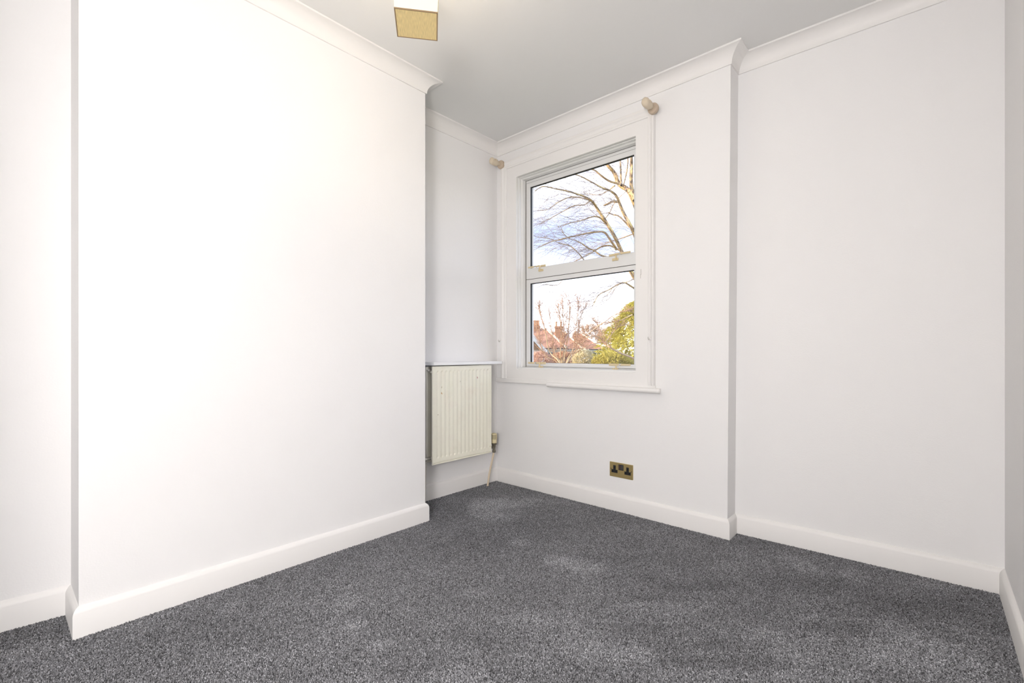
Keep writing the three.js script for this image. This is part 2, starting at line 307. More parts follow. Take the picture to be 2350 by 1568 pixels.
// ------------------------------------------------------------------ curtain pole brackets and tie-back hooks
{
  const wood = mat([0.7, 0.6, 0.46], 0.55), ev = new Evaluator();
  const b = atWindow(thing('curtain_bracket', 'small cream wooden curtain pole bracket high in the corner beside the alcove', 'curtain bracket', undefined, 0, { group: 'curtain pole brackets above the window' }));
  mesh('rosette', lathe([[0, 0], [0.028, 0], [0.0295, 0.005], [0.0295, 0.017], [0.027, 0.023], [0.018, 0.027], [0, 0.028]]).rotateX(Math.PI / 2), mat([0.56, 0.45, 0.34], 0.55), b);
  mesh('stem', lathe([[0.012, 0.018], [0.0105, 0.03], [0.0115, 0.04], [0.017, 0.046], [0.0185, 0.05], [0.0185, 0.056]]).rotateX(Math.PI / 2), wood, b);
  const saddle = new Brush(lathe([[0, 0.054], [0.019, 0.054], [0.0235, 0.059], [0.0248, 0.068], [0.0248, 0.1], [0.022, 0.111], [0.014, 0.1165], [0, 0.118]], 36).rotateX(Math.PI / 2).scale(0.84, 1, 1));
  saddle.updateMatrixWorld();
  const bore = new Brush(cyl(0.0115, 0.0115, 0.08, 28).rotateZ(Math.PI / 2).translate(0, 0.0125, 0.086)); bore.updateMatrixWorld();
  const slot = new Brush(box(-0.05, 0.05, 0.0125, 0.05, 0.0745, 0.0975)); slot.updateMatrixWorld();
  const cut = ev.evaluate(ev.evaluate(saddle, bore, SUBTRACTION), slot, SUBTRACTION);
  mesh('saddle', cut.geometry, wood, b);
  const p = windowToWorld(0.061, 2.267, 0.02);
  b.position.copy(p);
  const c = b.clone(); c.name = numbered('curtain_bracket'); scene.add(c);
  c.position.copy(windowToWorld(1.2225, 2.2535, 0.03));
  c.userData = { ...b.userData, label: 'small cream wooden curtain pole bracket at the window\'s upper right corner' };
  const h = atWindow(thing('curtain_hook', 'tiny white tie-back hook on the casing beside the alcove corner', 'hook', undefined, 0, { group: 'tie-back hooks beside the window' }));
  mesh('plate', lathe([[0, 0], [0.008, 0], [0.0085, 0.002], [0.006, 0.005], [0, 0.006]], 16).rotateX(Math.PI / 2), M.trim, h);
  mesh('hook', new THREE.TubeGeometry(new THREE.CatmullRomCurve3([V3(0, 0, 0.004), V3(0, -0.004, 0.016), V3(0, 0.002, 0.022), V3(0, 0.01, 0.021)]), 14, 0.0022, 8), mat([0.6, 0.58, 0.54], 0.5), h);
  h.position.copy(windowToWorld(0.026, 1.008, 0));
  const k = h.clone(); k.name = numbered('curtain_hook'); scene.add(k);
  k.position.copy(windowToWorld(1.1955, 1.0, 0.026));
  k.userData = { ...h.userData, label: 'tiny white tie-back hook on the right casing of the window' };
}

// ------------------------------------------------------------------ brass double socket
{
  const t = atWindow(thing('wall_socket', 'brushed brass double power socket with black inserts, low on the window wall', 'socket'));
  t.position.copy(windowToWorld(1.0055, 0.2365, 0));
  const grain = field(256, (x, y) => { const k = 0.5 + 0.35 * tileNoise(x, y * 0.05, 120, 1.2) + 0.2 * tileNoise(x, y, 7, 3.2); return [k, k, k]; });
  const brass = mat([0.5, 0.385, 0.17], 0.36, { metalness: 0.7, roughnessMap: null, bumpMap: grain, bumpScale: 0.0001 });
  const s = new THREE.Shape(), w = 0.0755, h = 0.0428, r = 0.003;
  s.moveTo(-w + r, -h); s.lineTo(w - r, -h); s.quadraticCurveTo(w, -h, w, -h + r); s.lineTo(w, h - r); s.quadraticCurveTo(w, h, w - r, h); s.lineTo(-w + r, h); s.quadraticCurveTo(-w, h, -w, h - r); s.lineTo(-w, -h + r); s.quadraticCurveTo(-w, -h, -w + r, -h);
  mesh('face_plate', new THREE.ExtrudeGeometry(s, { depth: 0.003, bevelEnabled: true, bevelSize: 0.002, bevelOffset: -0.002, bevelThickness: 0.002, bevelSegments: 3 }).translate(0, 0, 0), brass, t);
  const black = mat([0.012, 0.012, 0.013], 0.45), hole = mat([0.002, 0.002, 0.002], 0.9);
  for (const sx of [-1, 1]) {
    const x = sx * 0.0425, T = new THREE.Shape([[-0.0195, -0.018], [0.0195, -0.018], [0.0195, -0.001], [0.0078, -0.001], [0.0078, 0.0245], [-0.0078, 0.0245], [-0.0078, -0.001], [-0.0195, -0.001]].map(([a, b]) => V2(x + a, b)));
    const o = mesh('outlet', [new THREE.ExtrudeGeometry(T, { depth: 0.0025, bevelEnabled: true, bevelSize: 0.0006, bevelThickness: 0.0006, bevelSegments: 1 }).translate(0, 0, 0.0028), new THREE.ExtrudeGeometry(new THREE.Shape([V2(x + sx * 0.0195, 0), V2(x + sx * 0.0245, 0.0075), V2(x + sx * 0.0262, 0.0045), V2(x + sx * 0.0195, -0.004)]), { depth: 0.001, bevelEnabled: false }).translate(0, 0, 0.0045)], black, t);
    mesh('pin_hole', [box(x - 0.002, x + 0.002, 0.009, 0.017, 0.0056, 0.0062), box(x - 0.0142, x - 0.0078, -0.0115, -0.0075, 0.0056, 0.0062), box(x + 0.0078, x + 0.0142, -0.0115, -0.0075, 0.0056, 0.0062)], hole, o);
  }
  mesh('switch_surround', rbox(-0.0165, 0.0165, 0.0015, 0.0345, 0.0022, 0.0062, 0.0015), black, t);
  const rock = (x, c, l) => { const o = mesh('rocker_switch', rbox(-0.0062, 0.0062, -0.0128, 0.0128, 0, 0.0048, 0.0015).rotateX(-0.13).translate(x, 0.018, 0.0045), mat(c, 0.3), t); o.userData.label = l; };
  rock(-0.0078, [0.055, 0.03, 0.025], 'dark rocker switch'); rock(0.0078, [0.05, 0.05, 0.048], 'dark rocker switch');  // left rocker coloured reddish in place of a reflection on it
}

// ------------------------------------------------------------------ radiator in the alcove, with its shelf
{
  const t = thing('radiator', 'cream double-panel radiator with vertical flutes and a few scuffs', 'radiator', [-2.358, 0.245, -2.047]);
  const hw = 0.256, ht = 0.592, nf = 14;
  // local: x out of the wall, z along the wall (towards the camera is +z)
  const stains = (() => {
    const c = document.createElement('canvas'); c.width = 512; c.height = 592;
    const g = c.getContext('2d'); g.fillStyle = 'rgb(247,244,227)'; g.fillRect(0, 0, 512, 592);
    const r = rng(5);
    for (let i = 0; i < 60; i++) { g.fillStyle = `rgba(${200 + r() * 30},${185 + r() * 25},${140 + r() * 30},0.03)`; g.beginPath(); g.ellipse(r() * 512, r() * 592, 5 + r() * 40, 4 + r() * 60, 0, 0, 7); g.fill(); }
    const mark = (u, v, w, h, col, a = 0) => { g.fillStyle = col; g.beginPath(); g.ellipse(u * 512, v * 592, w, h, a, 0, 7); g.fill(); };
    mark(0.735, 0.135, 2.2, 6, 'rgba(150,45,60,0.85)', 0.1); mark(0.728, 0.125, 3, 1.6, 'rgba(120,60,60,0.6)');
    mark(0.14, 0.215, 1.6, 6, 'rgba(130,105,60,0.7)', 0.3); mark(0.135, 0.275, 4, 5, 'rgba(190,140,70,0.65)'); mark(0.145, 0.283, 3, 3, 'rgba(170,120,60,0.6)');
    mark(0.435, 0.165, 1.2, 5, 'rgba(120,105,80,0.7)'); mark(0.083, 0.497, 2.2, 2.4, 'rgba(110,85,55,0.8)'); mark(0.498, 0.7, 1.3, 1.5, 'rgba(160,140,100,0.6)'); mark(0.966, 0.935, 4, 3, 'rgba(200,170,100,0.55)');
    for (let i = 0; i < 40; i++) mark(r(), r(), 0.6 + r() * 0.8, 0.6 + r(), 'rgba(150,130,95,0.35)');
    const x = new THREE.CanvasTexture(c); x.colorSpace = THREE.SRGBColorSpace; return x;
  })();
  const enamel = mat([1, 1, 1], 0.38, { map: stains }), plain = mat([0.87, 0.84, 0.73], 0.4);
  function panel(x) {
    const nu = nf * 10, nv = 56, pos = [], uv = [], idx = [];
    const depth = (u, v) => {
      const z = (u - 0.045) / 0.91 * nf, f = z - Math.floor(z) - 0.5, y = v * ht, r = 0.0118;
      if (z < 0 || z >= nf) return 0;
      const across = Math.abs(f) * (hw * 2 * 0.91 / nf), top = ht - 0.036, bot = 0.04, dy = y > top ? y - top : y < bot ? bot - y : 0, d = Math.hypot(across, dy);
const end = Math.min(Math.abs(y - (ht - 0.034)), Math.abs(y - 0.038)), dim = Math.hypot(across / 0.0085, end / 0.0055);
      return -0.0021 * (1 - THREE.MathUtils.smoothstep(d, r * 0.3, r)) - 0.0032 * (1 - THREE.MathUtils.smoothstep(dim, 0.3, 1));
    };
    for (let j = 0; j <= nv; j++) for (let i = 0; i <= nu; i++) {
      const jv = j < 12 ? j / 12 * 0.11 : j > nv - 12 ? 1 - (nv - j) / 12 * 0.11 : 0.11 + (j - 12) / (nv - 24) * 0.78;
      const u = i / nu, edge = Math.min(u * hw * 2, (1 - u) * hw * 2, jv * ht, (1 - jv) * ht);
      pos.push(x + depth(u, jv) - (edge < 0.0001 ? 0.004 : 0), jv * ht, hw - u * hw * 2); uv.push(u, jv);
    }
    for (let j = 0; j < nv; j++) for (let i = 0; i < nu; i++) { const a = j * (nu + 1) + i, b = a + nu + 1; idx.push(a, a + 1, b + 1, a, b + 1, b); }
    const g = new THREE.BufferGeometry();
    g.setAttribute('position', new THREE.Float32BufferAttribute(pos, 3)); g.setAttribute('uv', new THREE.Float32BufferAttribute(uv, 2)); g.setIndex(idx); g.computeVertexNormals();
    return g;
  }
  mesh('front_panel', panel(0.108), enamel, t);
  mesh('panel_rim', [rbox(0.096, 0.1095, -0.006, 0.0005, -hw, hw, 0.002), rbox(0.096, 0.1055, ht - 0.006, ht + 0.003, -hw, hw, 0.002), rbox(0.097, 0.105, 0, ht, hw - 0.008, hw + 0.0005, 0.002), rbox(0.097, 0.105, 0, ht, -hw, -hw + 0.008, 0.002), box(0.094, 0.099, 0.004, ht - 0.004, -hw + 0.004, hw - 0.004)], plain, t);
  mesh('back_panel', [rbox(0.03, 0.052, 0, ht, -hw, hw, 0.0095, 4), ...Array.from({ length: nf }, (_, i) => rbox(0.04, 0.049, 0.03, ht - 0.03, -hw + 0.02 + i * 0.0348, -hw + 0.042 + i * 0.0348, 0.004))], plain, t);
  mesh('fin', Array.from({ length: 20 }, (_, i) => box(0.05, 0.094, 0.03, ht - 0.03, -hw + 0.085 + i * 0.0181, -hw + 0.0862 + i * 0.0181)), mat([0.45, 0.43, 0.36], 0.5), t);
  const link = (y, z) => mesh('manifold', rod(V3(0.036, y, z), V3(0.1, y, z), 0.0105), plain, t);
  link(0.03, hw - 0.02); link(ht - 0.03, hw - 0.02); link(0.03, -hw + 0.02); link(ht - 0.03, -hw + 0.02);
  const plug = (y, x) => mesh('vent_plug', [lathe([[0, 0], [0.0125, 0], [0.0125, 0.012], [0.0095, 0.014], [0.0095, 0.021], [0.006, 0.023], [0, 0.023]], 6).rotateX(Math.PI / 2).translate(x, y, hw - 0.012), rod(V3(x, y, hw + 0.008), V3(x, y, hw + 0.016), 0.003)], M.steel, t);
  plug(ht - 0.022, 0.07);
  mesh('lockshield_valve', [cyl(0.012, 0.012, 0.03, 6).rotateX(Math.PI / 2).translate(0.07, 0.03, hw + 0.006), lathe([[0, 0], [0.013, 0], [0.0145, 0.006], [0.0135, 0.02], [0.011, 0.024], [0, 0.025]], 20).rotateX(Math.PI / 2).translate(0.07, 0.03, hw + 0.016), cyl(0.0085, 0.0085, 0.05, 16).translate(0.07, 0.005, hw + 0.026)], M.steel, t);
  mesh('return_pipe', rod(V3(0.07, -0.02, hw + 0.026), V3(0.058, -0.256, hw + 0.026), 0.0068), mat([0.7, 0.66, 0.6], 0.45), t);
  // thermostatic valve at the far end
  const v = new THREE.Group(); v.name = 'thermostatic_valve'; v.position.set(0.081, 0.018, -0.305); v.scale.set(1.08, 1.1, 1.08); t.add(v);
  v.userData.label = 'cream thermostatic valve head on a dark metal body';
  mesh('valve_head', [lathe([[0, 0.09], [0.013, 0.0895], [0.0165, 0.086], [0.0175, 0.075], [0.0175, 0.047], [0.0185, 0.041], [0.0185, 0.031], [0.0165, 0.026], [0, 0.026]], 30), ...Array.from({ length: 16 }, (_, i) => rbox(-0.0012, 0.0012, 0.05, 0.083, 0.0172, 0.0192, 0.0008).rotateY(i / 16 * Math.PI * 2))], mat([0.75, 0.66, 0.42], 0.45), v);
  mesh('valve_slot', Array.from({ length: 16 }, (_, i) => box(-0.001, 0.001, 0.052, 0.081, 0.0166, 0.0178).rotateY((i + 0.5) / 16 * Math.PI * 2)), mat([0.06, 0.055, 0.045], 0.7), v);
  mesh('valve_body', [lathe([[0.0175, 0.0255], [0.0175, 0.018], [0.013, 0.016], [0.011, 0.002], [0.0095, -0.004], [0.0095, -0.018], [0.011, -0.02], [0.011, -0.032], [0.008, -0.034]], 20), cyl(0.0095, 0.0095, 0.05, 6).rotateX(Math.PI / 2).translate(0, 0.004, 0.024)], mat([0.2, 0.18, 0.14], 0.45, { metalness: 0.5 }), v);
  mesh('supply_pipe', tube([V3(0.081, -0.014, -0.303), V3(0.078, -0.07, -0.29), V3(0.068, -0.17, -0.27), V3(0.062, -0.256, -0.26)], 0.0068, 0.0068, 12), mat([0.76, 0.64, 0.48], 0.5), t);
  for (const z of [-0.15, 0.15]) mesh('bracket', [box(0, 0.004, 0.06, 0.56, z - 0.015, z + 0.015), box(0, 0.034, 0.08, 0.1, z - 0.004, z + 0.004), box(0, 0.034, 0.5, 0.52, z - 0.004, z + 0.004)], plain, t);
  const s = thing('radiator_shelf', 'plain white board shelf fixed to the wall just above the radiator', 'shelf', [-2.358, 0.8455, -2.092]);
  mesh('board', rbox(0, 0.121, 0, 0.0195, -0.302, 0.302, 0.002), M.shelf, s);
  mesh('shelf_bracket', [box(0.0, 0.008, -0.004, 0.0005, -0.29, 0.29)], M.shelf, s);
}

// ------------------------------------------------------------------ pendant lamp with a square fabric shade
{
  const t = thing('pendant_lamp', 'boxy cream fabric lamp shade hanging lit below the ceiling', 'lamp', [-1.345, 2.07, -1.0], THREE.MathUtils.degToRad(51.3));
  const a = 0.0712, b = 0.0775, h = 0.15;
  const glow = mat([0.72, 0.68, 0.56], 0.9, { emissive: rgb(1.0, 0.86, 0.6), emissiveIntensity: 0.22 });
  const wall = (y0, r0, y1, r1, th) => [0, 1, 2, 3].map((i) => {
    const c = (y, r, o) => V3(r - o, y, 0), g = new THREE.BufferGeometry();
    const q = [V3(-r0, y0, r0), V3(r0, y0, r0), V3(r1, y1, r1), V3(-r1, y1, r1)], n = q.map((p) => V3(p.x * (1 - th / r0), p.y, p.z - th));
    return strip([[q[3], q[0], n[0], n[3], q[3]], [q[2], q[1], n[1], n[2], q[2]]]).rotateY(i * Math.PI / 2);
  });
  mesh('shade', wall(0.004, a, h, b, 0.0025), glow, t);
  const weave = field(256, (x, y) => { const k = 0.8 + 0.12 * tileNoise(x, y * 0.1, 60, 4) + 0.08 * tileNoise(x, y, 90, 8); return [k * 0.98, k * 0.9, k * 0.7]; }, true);
  const tan = new THREE.MeshPhysicalMaterial({ color: rgb(0.95, 0.9, 0.75), map: weave, roughness: 0.9, emissive: rgb(0.24, 0.18, 0.085), emissiveIntensity: 1, emissiveMap: null });
  const base = mesh('bottom_panel', rbox(-a + 0.0004, a - 0.0004, 0.002, 0.0065, -a + 0.0004, a - 0.0004, 0.001), tan, t);
  base.userData.label = 'tan linen bottom panel';
  const hem = mesh('hem', ring(-a - 0.0012, a + 0.0012, -a - 0.0012, a + 0.0012, [-a + 0.0028, a - 0.0028, -a + 0.0028, a - 0.0028], -0.0022, 0.0022, 0.001).rotateX(Math.PI / 2).translate(0, 0.003, 0), mat([0.3, 0.2, 0.11], 0.8), t);
  hem.userData.label = 'brown stitched hem';
  mesh('lamp_holder', [cyl(0.016, 0.019, 0.05, 20).translate(0, h - 0.01, 0), rod(V3(-b, h - 0.004, 0), V3(b, h - 0.004, 0), 0.0015, 6), rod(V3(0, h - 0.004, -b), V3(0, h - 0.004, b), 0.0015, 6)], M.trim, t);
  mesh('bulb', new THREE.SphereGeometry(0.03, 20, 14).translate(0, 0.075, 0), mat([0.9, 0.88, 0.8], 0.4, { emissive: rgb(1, 0.85, 0.6), emissiveIntensity: 1.5 }), t);
  mesh('cord', rod(V3(0, h + 0.014, 0), V3(0, CEIL - 2.07 - 0.02, 0), 0.0032, 8), M.trim, t);
  mesh('ceiling_rose', lathe([[0.045, 0.35], [0.045, 0.338], [0.036, 0.325], [0.012, 0.318], [0, 0.318]]), M.trim, t);
  const l = new THREE.PointLight(rgb(1, 0.83, 0.6), PENDANT * 0.3); l.name = 'pendant_bulb'; l.position.set(t.position.x, 2.07 + 0.075, t.position.z); l.shadow.radius = 1.3; l.castShadow = true; scene.add(l);
}
// ------------------------------------------------------------------ invented landing with an added fill lamp, out of view
{
  const t = thing('added_fill_lamp', 'added round white fill lamp on a slim stand, out of view on the added landing', 'lamp', [0.18, FL, 0.82]);
  const pts = []; for (let k = 0; k <= 48; k++) { const a = -Math.PI / 2 + (k / 48) * Math.PI, r = 0.235 + 0.002 * Math.cos(k * Math.PI); pts.push([Math.max(0.03, r * Math.cos(a)), r * Math.sin(a) + 1.06]); }
  mesh('fill_lamp_globe', lathe(pts, 36), mat([0.9, 0.88, 0.84], 0.9, { emissive: rgb(1, 0.95, 0.88), emissiveIntensity: 2 }), t);
  mesh('stand', [lathe([[0, 0], [0.13, 0], [0.13, 0.012], [0.02, 0.03], [0.009, 0.05], [0.009, 0.826], [0, 0.826]], 24)], M.trim, t);
  const l = new THREE.PointLight(rgb(1, 0.974, 0.966), ADDED_FILL); l.name = 'fill_lamp_light'; l.position.set(0.18, 1.05, 0.82); l.shadow.radius = 11; l.castShadow = true; scene.add(l);  // added fill light, most of the light in the room
}

// ================================================================== outdoors
const GROUND = -3.0;
tag(mesh('ground', new THREE.PlaneGeometry(160, 120, 1, 1).rotateX(-Math.PI / 2).translate(-40, GROUND, -62), mat([0.2, 0.2, 0.08], 0.95)), 'garden ground far below the window', 'ground', { kind: 'structure' });
const bark = field(256, (x, y) => { const k = 0.55 + 0.5 * tileNoise(x, y, 9, 1.7) + 0.35 * tileNoise(x, y, 30, 3.3), l = Math.max(0, tileNoise(x, y, 6, 8.8)); return [k * 1.3 + l * 0.5, k * 1.13 + l * 0.45, k * 0.9]; }, true, [1, 1]);
const barkMat = new THREE.MeshPhysicalMaterial({ color: rgb(0.8, 0.75, 0.7), map: bark, roughness: 0.9 });
const LEFT = V3(-CA, 0, SA), UP = V3(0, 1, 0), AWAY = V3(-SA, 0, -CA);

// the big bare tree: limbs through [u, v] at a distance that varies along each limb
{
  const r = rng(77), D = 9.5, px = D / F;
  const t = thing('bare_tree', 'large leafless tree with pale mossy limbs reaching in from the right, outside the window', 'tree', at(1500, 811, D + 0.4).setY(GROUND).toArray());
  const o = t.position.clone(), limbs = [];
  const limb = (list, w0, w1, dz = 0) => { const n = list.length, pts = list.map(([u, v], i) => at(u, v, D + dz * (i / (n - 1)) + Math.sin(i * 2.1 + u) * 0.06).sub(o)); limbs.push([pts, w0 * px * 0.55, w1 * px * 0.5]); };
  mesh('trunk', tube([V3(0, 0, 0), at(1502, 980, D + 0.3).sub(o), at(1498, 811, D + 0.2).sub(o), at(1492, 700, D + 0.1).sub(o), at(1484, 600, D).sub(o), at(1476, 520, D).sub(o)], 0.2, 0.1, 12, 4), barkMat, t);
  limb([[1476, 520], [1464, 482], [1453, 456], [1441, 436], [1420, 422], [1411, 399], [1400, 385], [1390, 374], [1380, 355], [1372, 330]], 15, 4, 0.4);
  limb([[1420, 422], [1397, 415], [1377, 401], [1365, 391], [1345, 385], [1320, 372]], 5, 2, -0.4);
  limb([[1426, 426], [1425, 410], [1424, 376], [1421, 345], [1425, 310]], 5, 2.5, 0.6);
  limb([[1430, 428], [1439, 392], [1441, 369], [1446, 330]], 3, 1.5, -0.4);
  limb([[1456, 460], [1449, 428], [1449, 390], [1449, 364], [1444, 320], [1448, 280]], 9, 5, 0.5);
  limb([[1411, 426], [1395, 438], [1377, 447], [1363, 447], [1340, 443]], 3, 1, 0.3);
  limb([[1482, 590], [1466, 560], [1453, 530], [1443, 511], [1432, 491], [1423, 470], [1414, 449], [1400, 438], [1386, 433], [1365, 422], [1328, 403], [1300, 396]], 10, 1.5, -0.8);
  limb([[1416, 463], [1404, 463], [1395, 468], [1385, 472]], 6, 3.5, -0.2);
  limb([[1490, 690], [1468, 655], [1450, 627], [1437, 600], [1427, 579], [1413, 548], [1400, 525], [1386, 502], [1374, 484], [1365, 470], [1354, 458], [1335, 449], [1299, 438], [1273, 433], [1246, 428], [1228, 438]], 10, 1.3, -1.4);
  limb([[1414, 572], [1411, 566], [1400, 550], [1388, 534], [1372, 532], [1331, 539], [1285, 550], [1262, 556], [1240, 566]], 6, 1.2, -1);
  limb([[1389, 512], [1377, 500], [1363, 497], [1331, 507], [1308, 512], [1280, 522]], 4, 1, -0.6);
  limb([[1424, 576], [1400, 564], [1381, 566], [1365, 576], [1340, 590], [1310, 604]], 4, 1.2, -0.3);
  limb([[1427, 586], [1400, 590], [1377, 585], [1365, 576], [1349, 569], [1328, 555], [1308, 548], [1294, 537], [1287, 520]], 4, 1, -0.9);
  limb([[1470, 530], [1453, 537], [1423, 548], [1400, 555], [1380, 562]], 3, 1.2, 0.5);
  limb([[1452, 528], [1444, 520], [1432, 507], [1418, 495], [1406, 493], [1396, 487]], 4.5, 2, 0.2);
  limb([[1354, 460], [1342, 470], [1319, 472], [1294, 484], [1262, 502], [1238, 514]], 3, 1, -0.6);
  limb([[1352, 458], [1312, 452], [1280, 465], [1257, 481], [1232, 484]], 3, 1, -0.4);
  limb([[1345, 604], [1338, 594], [1326, 580], [1308, 564], [1285, 559], [1262, 548], [1227, 543]], 3, 1, -0.5);
  limb([[1386, 505], [1398, 490], [1408, 470], [1420, 455], [1436, 440]], 2, 1.2, -0.3);
  limb([[1480, 680], [1464, 668], [1451, 659], [1440, 652], [1429, 649], [1413, 656], [1398, 665], [1373, 678], [1363, 697], [1358, 706]], 4.5, 0.9, -1.2);
  limb([[1429, 650], [1440, 647], [1452, 642], [1466, 636]], 2.2, 1.5, 0);
  limb([[1404, 662], [1402, 668], [1394, 676], [1392, 690]], 1.2, 0.7, 0.1);
  limb([[1422, 651], [1411, 664], [1400, 682], [1380, 700]], 1.2, 0.6, -0.2);
  limb([[1300, 610], [1296, 630], [1286, 650], [1270, 656], [1252, 652]], 1.2, 0.6, -0.2);
  for (const [p, a, b] of limbs) mesh('branch', tube(p, a, b, 8, 3), barkMat, t);
  const twigs = [];
  const grow = (from, dir, len, rad, level) => {
    const pts = [from], d = dir.clone(); let p = from.clone();
    for (let i = 0; i < 5; i++) {
      d.add(V3(r() - 0.5, r() - 0.5, r() - 0.5).multiplyScalar(0.62)).addScaledVector(UP, -0.05).addScaledVector(LEFT, 0.07).normalize();
      p = p.clone().addScaledVector(d, len / 5); pts.push(p);
    }
    twigs.push(tube(pts, rad, rad * 0.45, 3, 1));
    if (level > 0) for (let k = 1; k < 5; k++) if (r() < 0.8) grow(pts[k], d.clone().add(V3(r() - 0.5, r() - 0.5, r() - 0.5).multiplyScalar(1.3)).normalize(), len * (0.35 + r() * 0.35), rad * 0.62, level - 1);
  };
  for (const [p, a] of limbs) {
    const c = new THREE.CatmullRomCurve3(p), n = Math.round(c.getLength() * 13);
    for (let i = 0; i < n; i++) {
      const k = 0.15 + 0.85 * r(), tan = c.getTangent(k);
      const dir = tan.clone().multiplyScalar(0.7).addScaledVector(LEFT, 0.35).addScaledVector(UP, r() * 0.9 - 0.45).addScaledVector(AWAY, r() * 1.1 - 0.55).normalize();
      grow(c.getPoint(k), dir, 0.3 + r() * 0.75, 0.004, 1 + (r() < 0.12));
    }
  }
  tag(mesh('twigs', twigs, mat([0.5, 0.45, 0.47], 0.9), t), 'fine bare twigs', undefined, { kind: 'stuff' });
}

// a spindly many-stemmed shrub and a small crooked tree in the lower pane
function stems(name, label, D, baseUV, list, width, seed, twigColor, bm) {
  const r = rng(seed), px = D / F, base = at(...baseUV, D).setY(GROUND), t = thing(name, label, 'tree', base.toArray()), twigs = [];
  for (const uv of list) {
    const pts = uv.map(([u, v], i) => at(u, v, D + Math.sin(i * 1.7 + u) * 0.18).sub(base));
    if (uv.root) pts.unshift(V3((r() - 0.5) * 0.2, 0, (r() - 0.5) * 0.2));
    mesh('stem', tube(pts, width * px * (uv.w || 1), width * px * 0.3, 6, 3), bm, t);
    const c = new THREE.CatmullRomCurve3(pts), n = Math.round((uv.n ?? 26) * 1.7);
    for (let i = 0; i < n; i++) {
      const k = 0.4 + 0.6 * r(), tan = c.getTangent(k), dir = tan.multiplyScalar(0.8).add(V3(r() - 0.5, r() * 0.6 - 0.15, r() - 0.5).multiplyScalar(1.3)).normalize();
      let p = c.getPoint(k); const q = [p], len = (14 + r() * 26) * px;
      for (let s = 0; s < 3; s++) { dir.add(V3(r() - 0.5, r() * 0.5 - 0.15, r() - 0.5).multiplyScalar(0.5)).normalize(); p = p.clone().addScaledVector(dir, len / 3); q.push(p);
        for (let z = 0; z < 2; z++) twigs.push(tube([p, p.clone().addScaledVector(V3(r() - 0.5, r() * 0.7 - 0.2, r() - 0.5).normalize(), (3 + r() * 6) * px)], 0.3 * px, 0.28 * px, 3, 1)); }
      twigs.push(tube(q, 0.42 * px, 0.3 * px, 3, 1));
    }
  }
  tag(mesh('twigs', twigs, mat(twigColor, 0.9), t), 'fine reddish twigs', undefined, { kind: 'stuff' });
  return t;
}
const rooted = (list, w, n) => Object.assign(list, { root: true, w, n });
stems('shrub', 'tall spindly leafless shrub with upright reddish stems, outside the lower pane', 15, [1288, 900], [
  rooted([[1286, 836], [1262, 809], [1251, 757], [1240, 719], [1238, 700]], 1.5), rooted([[1288, 836], [1274, 812], [1267, 765], [1259, 710]], 1.2), rooted([[1289, 832], [1286, 812], [1288, 772], [1286, 735], [1280, 702]], 1.2),
  rooted([[1291, 832], [1294, 800], [1292, 728], [1292, 691]], 1.1), rooted([[1294, 834], [1300, 790], [1304, 760], [1308, 713], [1308, 694]], 1.1), rooted([[1300, 836], [1322, 800], [1326, 765], [1335, 722], [1344, 702]], 1.3), rooted([[1298, 836], [1316, 800], [1320, 762], [1325, 728], [1328, 696]], 1),
  rooted([[1283, 836], [1250, 815], [1236, 775], [1228, 735]], 1, 18),
], 1.3, 31, [0.5, 0.3, 0.2], mat([0.55, 0.42, 0.27], 0.9));
stems('small_tree', 'small crooked leafless tree with a pale leaning trunk before the evergreen', 12, [1480, 900], [
  Object.assign([[1478, 838], [1452, 822], [1420, 809], [1395, 794], [1383, 782], [1380, 769], [1373, 748], [1361, 734]], { w: 2.4, n: 30, root: true }), [[1384, 783], [1372, 773], [1352, 773], [1336, 788], [1320, 806]], [[1383, 786], [1361, 790], [1339, 800], [1324, 810]],
  [[1373, 748], [1391, 737], [1405, 726], [1426, 716], [1446, 714]], [[1373, 749], [1346, 769], [1330, 785]], [[1452, 722], [1432, 732], [1420, 737], [1402, 740], [1388, 746]], [[1388, 788], [1402, 770], [1416, 752], [1430, 745]],
].map((a) => Object.assign(a, { n: a.n ?? 12 })), 1.25, 47, [0.5, 0.32, 0.22], mat([0.58, 0.42, 0.3], 0.9));

// leafy masses: an evergreen and shrubs, made of small bent leaves
function leaf(pos, nor, p, d, up, l, w) {
  const s = d.clone().cross(up).normalize().multiplyScalar(w / 2), m = p.clone().addScaledVector(d, l * 0.45).addScaledVector(up, l * 0.08), e = p.clone().addScaledVector(d, l), a = m.clone().add(s), b = m.clone().sub(s);
  for (const [x, y, z] of [[p, a, e], [p, e, b]]) { const n = y.clone().sub(x).cross(z.clone().sub(x)).normalize(); for (const q of [x, y, z]) { pos.push(q.x, q.y, q.z); nor.push(n.x, n.y, n.z); } }
}
const leafGeo = (pos, nor) => { const g = new THREE.BufferGeometry(); g.setAttribute('position', new THREE.Float32BufferAttribute(pos, 3)); g.setAttribute('normal', new THREE.Float32BufferAttribute(nor, 3)); return g; };
const leafMat = (c) => mat(c, 0.8, { transmission: 0.3, thickness: 0, side: THREE.DoubleSide });
